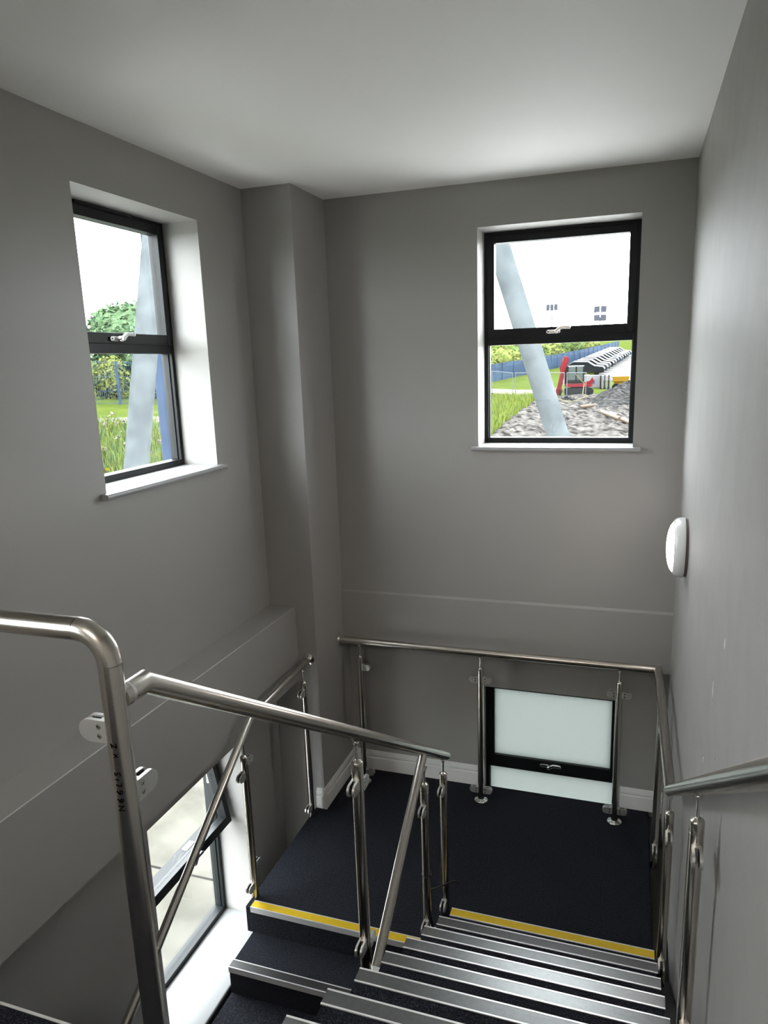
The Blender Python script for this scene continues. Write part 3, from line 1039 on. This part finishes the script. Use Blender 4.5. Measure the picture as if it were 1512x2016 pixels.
# blue fences
def pale_fence(name, label, pts, hgt, step, thick, m, railz, cat='fence', wire=False):
    x0, y0 = pts[0]
    t = thing(name, label, cat, (x0, y0, gh(x0, y0)))
    mb = MB()
    rl = MB()
    for (a, b), (c, d) in zip(pts, pts[1:]):
        L = math.hypot(c - a, d - b)
        n = max(1, int(L / step))
        ux, uy = (c - a) / L, (d - b) / L
        for i in range(n):
            x, y = a + (c - a) * i / n, b + (d - b) * i / n
            z = gh(x, y)
            w = thick
            M4 = Matrix(((ux, -uy, 0, x), (uy, ux, 0, y), (0, 0, 1, z), (0, 0, 0, 1)))
            if wire:
                mb.box((-w, -w, 0), (w, w, hgt), m, M4)
            else:
                mb.prism([(-w, 0.0), (w, 0.0), (w, hgt - 0.08), (0, hgt), (-w, hgt - 0.08)], lambda p, q, s: M4 @ Vector((p, s, q)), -0.008, 0.008, m)
        k = max(1, int(L / 2.75))
        for i in range(k + (1 if (c, d) == tuple(pts[-1]) else 0)):
            x, y = a + (c - a) * i / k, b + (d - b) * i / k
            z = gh(x, y)
            q = MB()
            q.box((x - 0.05, y - 0.05, z - 0.1), (x + 0.05, y + 0.05, z + hgt * 0.98), m)
            q.build('post', t)
        for i in range(k):
            xa, ya = a + (c - a) * i / k, b + (d - b) * i / k
            xb, yb = a + (c - a) * (i + 1) / k, b + (d - b) * (i + 1) / k
            for rz in railz:
                rl.sweep([(xa, ya, gh(xa, ya) + rz), (xb, yb, gh(xb, yb) + rz)], 0.022 if not wire else 0.010, m, seg=6)
    mb.build('pale' if not wire else 'mesh_wire', t, sharp=30)
    rl.build('rail', t)
    return t
f1 = pale_fence('palisade_fence', 'blue palisade fence running away along the hedge in the upper back window', [fpt(i / 12) for i in range(13)], 1.75, 0.17, 0.055, BLUEF, (0.35, 1.35))
f2 = pale_fence('mesh_fence', 'blue welded mesh fence behind the grass strip in the upper left window', [(-33.0, 23.5), (-27.6, 29.4), (-24.0, 32.8), (-14, 44)], 2.4, 0.11, 0.008, BLUEP, (0.1, 0.75, 1.55, 2.3), wire=True)
# temporary site fence panels
def heras(x0, y0, x1, y1, label, hgt=1.95, lean=0.0):
    t = thing('site_fence_panel', label, 'fence panel', ((x0 + x1) / 2, (y0 + y1) / 2, gh((x0 + x1) / 2, (y0 + y1) / 2)), group='temporary site fence panels')
    z0, z1 = gh(x0, y0), gh(x1, y1)
    mb = MB()
    mb.sweep([(x0, y0, z0), (x0, y0, z0 + hgt), (x1, y1, z1 + hgt), (x1, y1, z1)], 0.03, GALVW, seg=8)
    mb.sweep([(x0, y0, z0 + 0.15), (x1, y1, z1 + 0.15)], 0.025, GALVW, seg=8)
    mb.build('frame', t)
    mb = MB()
    for i in range(1, 18):
        f = i / 18
        x, y, z = x0 + (x1 - x0) * f, y0 + (y1 - y0) * f, z0 + (z1 - z0) * f
        mb.sweep([(x, y, z + 0.15), (x, y, z + hgt)], 0.003, GALVW, seg=4)
    for j in range(1, 9):
        zz = 0.15 + (hgt - 0.15) * j / 9
        mb.sweep([(x0, y0, z0 + zz), (x1, y1, z1 + zz)], 0.003, GALVW, seg=4)
    mb.build('mesh', t)
    for x, y, z in ((x0, y0, z0), (x1, y1, z1)):
        mb = MB()
        mb.box((x - 0.10, y - 0.30, z - 0.02), (x + 0.10, y + 0.30, z + 0.1), TRACK)
        mb.build('foot_block', t)
hp = [(-14.3, 58.4), (-12.0, 57.2), (-9.8, 55.9), (-7.6, 54.4), (-5.4, 52.9), (-3.75, 51.8)]
hl_ = ['site fence panel farthest left, by the blue fence, in the upper back window', 'site fence panel second from the left, over the grass strip', 'site fence panel third from the left, just left of the leaning column',
       'site fence panel behind the leaning column, left of the red excavator', 'site fence panel in front of the red excavator']
for (a, b), (c, d), lb in zip(hp, hp[1:], hl_):
    heras(a + 0.14 * (c - a) / 2.5, b + 0.14 * (d - b) / 2.5, c - 0.14 * (c - a) / 2.5, d - 0.14 * (d - b) / 2.5, lb)

# barrier tape
mb = MB()
tp = [(-4.55, 50.6), (-3.9, 50.9), (-3.95, 50.2), (-3.55, 49.6), (-4.6, 46.5), (-5.6, 47.8), (-6.9, 49.5)]
tz = [1.95, 1.2, 0.5, 0.35, 0.15, 0.4, 0.55]
mb.sweep([(x, y, gh(x, y) + z) for (x, y), z in zip(tp, tz)], 0.035, TAPE, seg=6)
tag(mb.build('barrier_tape'), 'pale yellow barrier tape trailing over the mud in front of the red excavator', 'tape')

# soil mound and dark soil
def mound(name, label, cx, cy, rx, ry, hgt, seed):
    rnd = random.Random(seed)
    mb = MB()
    n, mseg = 16, 40
    z0 = gh(cx, cy)
    rings = []
    ph = [rnd.uniform(0, 6) for _ in range(8)]
    for j in range(n + 1):
        f = j / n
        ring = []
        for i in range(mseg):
            a = 2 * math.pi * i / mseg
            rr = 1 + 0.13 * math.sin(3 * a + ph[0]) + 0.07 * math.sin(7 * a + ph[1])
            x, y = cx + math.cos(a) * rx * f * rr, cy + math.sin(a) * ry * f * rr
            hh = hgt * max(0, (1 - f ** 1.35)) * (1 + 0.12 * math.sin(5 * a + 9 * f + ph[2]))
            e = rnd.uniform(-1, 1) * 0.10 * (0.2 + (1 - f)) if j < n else -0.15
            ring.append(mb.bm.verts.new((x, y, gh(x, y) + hh + e)))
        rings.append(ring)
    k = mb.mi(SOIL)
    for a, b in zip(rings, rings[1:]):
        for i in range(mseg):
            jn = (i + 1) % mseg
            try: mb.bm.faces.new((a[i], b[i], b[jn], a[jn])).material_index = k
            except ValueError: pass
    bmesh.ops.remove_doubles(mb.bm, verts=mb.bm.verts, dist=0.0005)
    o = mb.build(name, sharp=60)
    return tag(o, label, 'soil heap')
mound('soil_mound', 'large heap of grey soil right of the red excavator', -0.75, 48.5, 3.0, 6.5, 1.25, 3)
mound('soil_mound', 'low dark ridge of soil in front of the excavator tracks', -5.0, 49.4, 1.2, 1.1, 0.3, 9)

# plastic pipes lying on the mud
for (a, b, r, lb) in (((-2.05, 37.0), (-0.98, 32.6), 0.11, 'long tan plastic pipe lying on the mud in front of the soil heap'),
                      ((-0.85, 32.4), (-0.45, 30.6), 0.11, 'tan plastic pipe nearest the window frame on the mud'),
                      ((-1.55, 36.4), (-1.15, 34.6), 0.09, 'short tan pipe beside the long pipe on the mud'),
                      ((-3.45, 40.6), (-2.75, 41.8), 0.10, 'small tan pipe below the soil ridge')):
    mb = MB()
    za, zb = gh(*a) + 0.05 + r + 0.14, gh(*b) + 0.05 + r + 0.14
    mb.sweep([(a[0], a[1], za), (b[0], b[1], zb)], r, PIPE, seg=16)
    mb.sweep([(a[0], a[1], za - 0.0), (a[0] + (a[0] - b[0]) * 0.01, a[1] + (a[1] - b[1]) * 0.01, za)], r * 0.85, DARK, seg=16)
    tag(mb.build('plastic_pipe'), lb, 'pipe', 'pipes lying on the mud')

# excavator
def excavator(x, y):
    z = gh(x, y) + 0.12
    t = thing('excavator', 'red tracked excavator with folded boom standing behind the site fence', 'excavator', (x, y, z))
    def add(name, fn, parent=t, **k):
        mb = MB(); fn(mb); return mb.build(name, parent, local=True, **k)
    # machine length axis along local x, cab towards the left end
    def trk(s):
        def f(mb):
            prof = []
            for i in range(9):
                a = math.pi / 2 + math.pi * i / 8
                prof.append((-1.0 + 0.28 * math.cos(a), 0.28 + 0.28 * math.sin(a)))
            for i in range(9):
                a = -math.pi / 2 + math.pi * i / 8
                prof.append((0.85 + 0.28 * math.cos(a), 0.28 + 0.28 * math.sin(a)))
            mb.prism(prof, lambda a, b, tt: (a, tt, b), s * 0.55, s * 0.95, TRACK)
        return f
    for s in (-1, 1):
        tr = add('track', trk(s))
        def wh(mb, s=s):
            for cx in (-1.0, -0.54, -0.08, 0.38, 0.85):
                mb.lathe([(0, 0.97), (0.16, 0.97), (0.17, 0.94)], TRACK, (cx, 0, 0.28), 'y' if s > 0 else '-y', 14)
        add('roller', wh, tr)
    add('undercarriage', lambda mb: mb.box((-0.7, -0.6, 0.25), (0.7, 0.6, 0.62), TRACK))
    add('deck', lambda mb: mb.prism([(-1.15, -0.95), (0.85, -0.95), (1.05, -0.6), (1.05, 0.6), (0.85, 0.95), (-1.15, 0.95)], lambda a, b, q: (a, b, q), 0.66, 0.95, RED), bevel=0.03)
    add('counterweight', lambda mb: (mb.prism([(0.35, 0.95), (1.03, 0.95), (1.08, 1.15), (0.88, 1.6), (0.35, 1.6)], lambda a, b, q: (a, q, b), -0.93, 0.93, OFFW),
                                     mb.prism([(0.36, 0.951), (1.05, 0.951), (1.12, 1.16), (1.0, 1.45), (0.8, 1.15), (0.36, 1.05)], lambda a, b, q: (a, q, b), -0.95, 0.95, RED)), bevel=0.02)
    cab = add('cab', lambda mb: (mb.box((-1.05, -0.93, 0.95), (0.34, 0.45, 1.02), ODARK), mb.box((-0.95, -0.93, 2.30), (0.34, 0.45, 2.40), OFFW),
                                 mb.sweep([(-1.05, -0.90, 1.0), (-0.95, -0.90, 2.32)], 0.05, ODARK, seg=6), mb.sweep([(-1.05, 0.42, 1.0), (-0.95, 0.42, 2.32)], 0.05, ODARK, seg=6),
                                 mb.sweep([(0.30, -0.90, 1.0), (0.30, -0.90, 2.32)], 0.06, ODARK, seg=6), mb.sweep([(0.30, 0.42, 1.0), (0.30, 0.42, 2.32)], 0.06, ODARK, seg=6),
                                 mb.sweep([(-0.30, -0.92, 1.0), (-0.30, -0.92, 2.32)], 0.05, ODARK, seg=6), mb.box((-1.0, -0.92, 1.02), (0.3, -0.90, 1.25), ODARK)))
    add('cab_glass', lambda mb: mb.prism([(-1.02, 1.02), (-0.94, 2.30), (0.28, 2.30), (0.28, 1.02)], lambda a, b, q: (a, q, b), -0.89, 0.41, CABGLASS), cab)
    # boom folded up, stick hanging down in front
    add('boom', lambda mb: mb.prism([(-1.00, 0.85), (-1.40, 0.95), (-1.62, 2.2), (-1.34, 3.10), (-0.96, 3.20), (-0.86, 2.9), (-1.10, 2.1)], lambda a, b, q: (a, q, b), 0.05, 0.34, RED), bevel=0.03)
    ram = add('hydraulic_ram', lambda mb: (mb.sweep([(-1.25, -0.05, 0.9), (-1.42, -0.05, 2.2)], 0.06, CAST, seg=10), mb.sweep([(-1.15, 0.2, 2.4), (-1.3, 0.2, 3.05)], 0.06, RED, seg=10)))
    add('stick', lambda mb: mb.prism([(-1.85, 0.45), (-1.48, 0.45), (-0.92, 3.10), (-1.28, 3.16)], lambda a, b, q: (a, q, b), -0.36, -0.10, RED), bevel=0.03)
    add('bucket', lambda mb: mb.prism([(-1.86, 0.62), (-1.46, 0.62), (-1.36, 0.30), (-1.52, -0.02), (-1.88, 0.02), (-2.02, 0.30), (-1.90, 0.36)], lambda a, b, q: (a, q, b), -0.55, 0.15, RED))
    add('dozer_blade', lambda mb: mb.prism([(-1.62, 0.0), (-1.52, 0.0), (-1.50, 0.25), (-1.56, 0.5), (-1.66, 0.5)], lambda a, b, q: (a, q, b), -0.95, 0.95, TRACK))
    return t
ex = excavator(-4.62, 55.9)
ex.rotation_euler = (0, 0, 0.12)
ex.scale = (0.95, 0.95, 0.95)

# yellow dumper skip behind the mound
dz_ = gh(-1.5, 59.5)
du = thing('dumper', 'yellow site dumper showing above the soil heap', 'dumper', (-1.5, 59.5, dz_))
du.scale = (0.72, 0.72, 0.72)
mb = MB()
mb.prism([(-0.85, 1.15), (0.75, 1.15), (0.95, 1.75), (-1.0, 1.75)], lambda a, b, q: (a, q, b), -0.8, 0.8, YELM)
mb.build('skip', du, local=True, bevel=0.03)
mb = MB(); mb.box((-0.8, -0.6, 0.5), (1.6, 0.6, 1.14), YELM); mb.build('chassis', du, local=True, bevel=0.03)
for sx in (-0.5, 1.2):
    for sy in (-0.75, 0.75):
        mb = MB(); mb.lathe([(0, -0.17), (0.4, -0.17), (0.48, -0.1), (0.48, 0.1), (0.4, 0.17), (0, 0.17)], TYRE, (sx, sy, 0.48), 'y', 20); mb.build('wheel', du, local=True)
mb = MB(); mb.sweep([(1.2, -0.5, 1.14), (1.2, -0.5, 2.0), (1.2, 0.5, 2.0), (1.2, 0.5, 1.14)], 0.04, DARK, seg=8); mb.build('roll_bar', du, local=True)

# pale site cabinet and stacked barriers beside the road
cb = thing('site_cabinet', 'pale grey low cabinet with blue panel between excavator and soil heap', 'cabinet', (-3.75, 63.6, gh(-3.75, 63.6)))
mb = MB(); mb.box((-0.85, -0.4, 0), (0.55, 0.4, 1.1), OFFW); mb.build('body', cb, local=True, bevel=0.02)
mb = MB(); mb.box((-0.45, -0.41, 0.35), (-0.05, -0.40, 0.7), BLUEP); mb.build('panel', cb, local=True)
br = thing('barrier_stack', 'dark and pale road barriers stood in a stack beside the pale cabinet', 'barriers', (-2.85, 62.4, gh(-2.85, 62.4)))
for i in range(6):
    mb = MB(); mb.box((-0.45 + i * 0.17, -0.5, 0), (-0.37 + i * 0.17, 0.5, 1.15 - 0.03 * (i % 2)), TRACK if i % 2 == 0 else OFFW); mb.build('barrier', br, local=True)

# parked cars
def make_car():
    t = thing('parked_car', 'x', 'car', (0, 0, 0))
    mb = MB()
    mb.prism([(-2.05, 0.30), (2.05, 0.30), (2.12, 0.62), (1.95, 0.86), (1.05, 0.98), (0.35, 1.42), (-1.15, 1.46), (-1.85, 1.05), (-2.10, 0.92)], lambda a, b, q: (a, q, b), -0.86, 0.86, CARW)
    mb.build('body', t, local=True, bevel=0.06)
    mb = MB()
    mb.prism([(0.98, 0.985), (0.34, 1.385), (-1.10, 1.42), (-1.62, 1.05)], lambda a, b, q: (a, q, b), -0.872, 0.872, DARKGLASS)
    mb.box((0.62, -0.72, 0.0), (0.66, 0.72, 0.52), DARKGLASS, Matrix.Translation((0.08, 0, 0.955)) @ Matrix.Rotation(math.radians(-57), 4, 'Y') @ Matrix.Translation((-0.62, 0, 0)))
    mb.build('glazing', t, local=True)
    for sx in (-1.3, 1.3):
        for sy in (-0.80, 0.80):
            mb = MB()
            mb.lathe([(0, -0.1), (0.26, -0.1), (0.31, -0.07), (0.31, 0.07), (0.26, 0.1), (0, 0.1)], TYRE, (sx, sy, 0.31), 'y', 18)
            mb.build('wheel', t, local=True)
    return t
car0 = make_car()
cols = [(CARK, 'dark'), (CARS, 'silver'), (CARW, 'white'), (CARK, 'black'), (CARW, 'white'), (CARS, 'silver'), (CARB, 'blue'), (CARW, 'white'), (CARK, 'dark'), (CARS, 'silver'), (CARW, 'white'), (CARB, 'blue')]
for i in range(12):
    f = i / 11
    y = 78.5 + 34.5 * f
    x = -5.7 + 2.4 * f
    c = car0 if i == 0 else copy_tree(car0)
    c.location = (x, y, gh(x, y) + 0.06)
    c.rotation_euler = (math.atan(0.052), 0, random.uniform(-0.02, 0.02))
    m_, nm = cols[i]
    where = 'nearest the excavator' if i == 0 else ('farthest away' if i == 11 else '%s from the excavator' % ords[i])
    c['label'] = '%s parked car, %s in the row beside the road' % (nm, where)
    c['group'] = 'cars parked in a row beside the road'
    for ch in c.children:
        if ch.name.startswith('body'):
            ch.material_slots[0].link = 'OBJECT'
            ch.material_slots[0].material = m_

# floodlight masts
def floodlight(x, y, hgt, rows, label):
    z = gh(x, y)
    t = thing('floodlight_mast', label, 'floodlight', (x, y, z))
    mb = MB(); mb.sweep([(0, 0, 0), (0, 0, hgt)], 0.20, GALVW, seg=10, r2=0.10); mb.build('mast', t, local=True)
    for (dz, n, w) in rows:
        mb = MB(); mb.sweep([(-w, 0, hgt + dz), (w, 0, hgt + dz)], 0.07, FLOODM, seg=6); bar = mb.build('crossbar', t, local=True)
        for k in range(n):
            xx = -w + 2 * w * (k + 0.5) / n
            mb = MB(); mb.box((xx - w / n * 0.86, -0.25, hgt + dz - 0.62), (xx + w / n * 0.86, 0.15, hgt + dz + 0.55), FLOODM); mb.build('lamp', bar, local=True, bevel=0.04)
    return t
floodlight(-16.4, 143.6, 6.4, [(1.3, 3, 1.1)], 'floodlight mast with tilted lamps, left of the two above the window transom')
floodlight(-7.5, 146.6, 6.0, [(1.5, 2, 1.25), (-0.1, 2, 1.25)], 'floodlight mast with four square lamps, right of the two above the transom')

# distant pale building left of the hedge
db = thing('distant_building', 'pale distant building showing at the top left of the lower pane', 'building', (-40.0, 170.0, 7.5))
mb = MB(); mb.box((-49, 165, 5), (-33, 175, 9.2), RENDERW); mb.build('block', db)
mb = MB(); mb.prism([(-49.5, 9.2), (-32.5, 9.2), (-41, 10.6)], lambda a, b, q: (a, q, b), 164.5, 175.5, FLOODM); mb.build('roof', db)

# tall grass beside the mud, and wild growth below the left window: uncountable
def tufts(name, label, region, n, hmin, hmax, mats, seed, blooms=0):
    rnd = random.Random(seed)
    mb = MB()
    (a, b, c, d) = [Vector((*q, 0)) for q in region]
    for _ in range(n):
        u, v = rnd.random(), rnd.random()
        p = (a * (1 - u) + b * u) * (1 - v) + (d * (1 - u) + c * u) * v
        z = gh(p.x, p.y)
        h_ = rnd.uniform(hmin, hmax)
        an = rnd.uniform(0, 6.28)
        w = 0.012 + 0.028 * rnd.random()
        lean = Vector((rnd.uniform(-0.3, 0.3), rnd.uniform(-0.3, 0.3), 0)) * h_
        s = Vector((math.cos(an), math.sin(an), 0)) * w
        q = Vector((p.x, p.y, z))
        m = mats[rnd.randrange(len(mats))]
        mid_ = q + lean * 0.4 + Vector((0, 0, h_ * 0.6))
        mb.face([q - s, q + s, mid_ + s * 0.7, mid_ - s * 0.7], m)
        mb.face([mid_ - s * 0.7, mid_ + s * 0.7, q + lean + Vector((0, 0, h_))], m)
    for _ in range(blooms):
        u, v = rnd.random(), rnd.random()
        p = (a * (1 - u) + b * u) * (1 - v) + (d * (1 - u) + c * u) * v
        z = gh(p.x, p.y) + rnd.uniform(hmin, hmax) * 0.95
        leaf_cloud(mb, (p.x, p.y, z), 0.10, 0.10, 0.06, 5, 0.12, BLOOM if rnd.random() < 0.6 else YBLOOM, rnd)
    o = mb.build(name, fixn=False, sharp=180)
    return tag(o, label, 'grass', kind='stuff')
tufts('tall_grass', 'tall bright grass at the edge of the mud in the upper back window', [(-11, 27), (-6.3, 27), (-7.3, 52), (-14, 50)], 15000, 0.3, 0.85, [LEAF2, YGRASS, YGRASS, LEAF1], 21)
tufts('wild_growth', 'wild weeds and flowers below the path in the upper left window', [(-24, 8), (-10, 11), (-13, 24), (-24.5, 20.5)], 26000, 0.35, 1.05, [LEAF1, LEAF3, LEAF2, LEAF1, YGRASS], 22, blooms=520)
# scrub behind the mesh fence
for i in range(9):
    x, y = -37.1 + i * 1.75, 24.66 + i * 1.87
    tree('scrub_bush', 'scrubby bush behind the blue mesh fence, %s from the left in the left window' % ords[i], 'bush', x, y, 2.6 + 0.35 * (i % 3), 1.1, 1.1, [LEAF1, LEAF2, LEAF3][i % 3], 1300, 0.24, 80 + i, group='scrub behind the mesh fence')
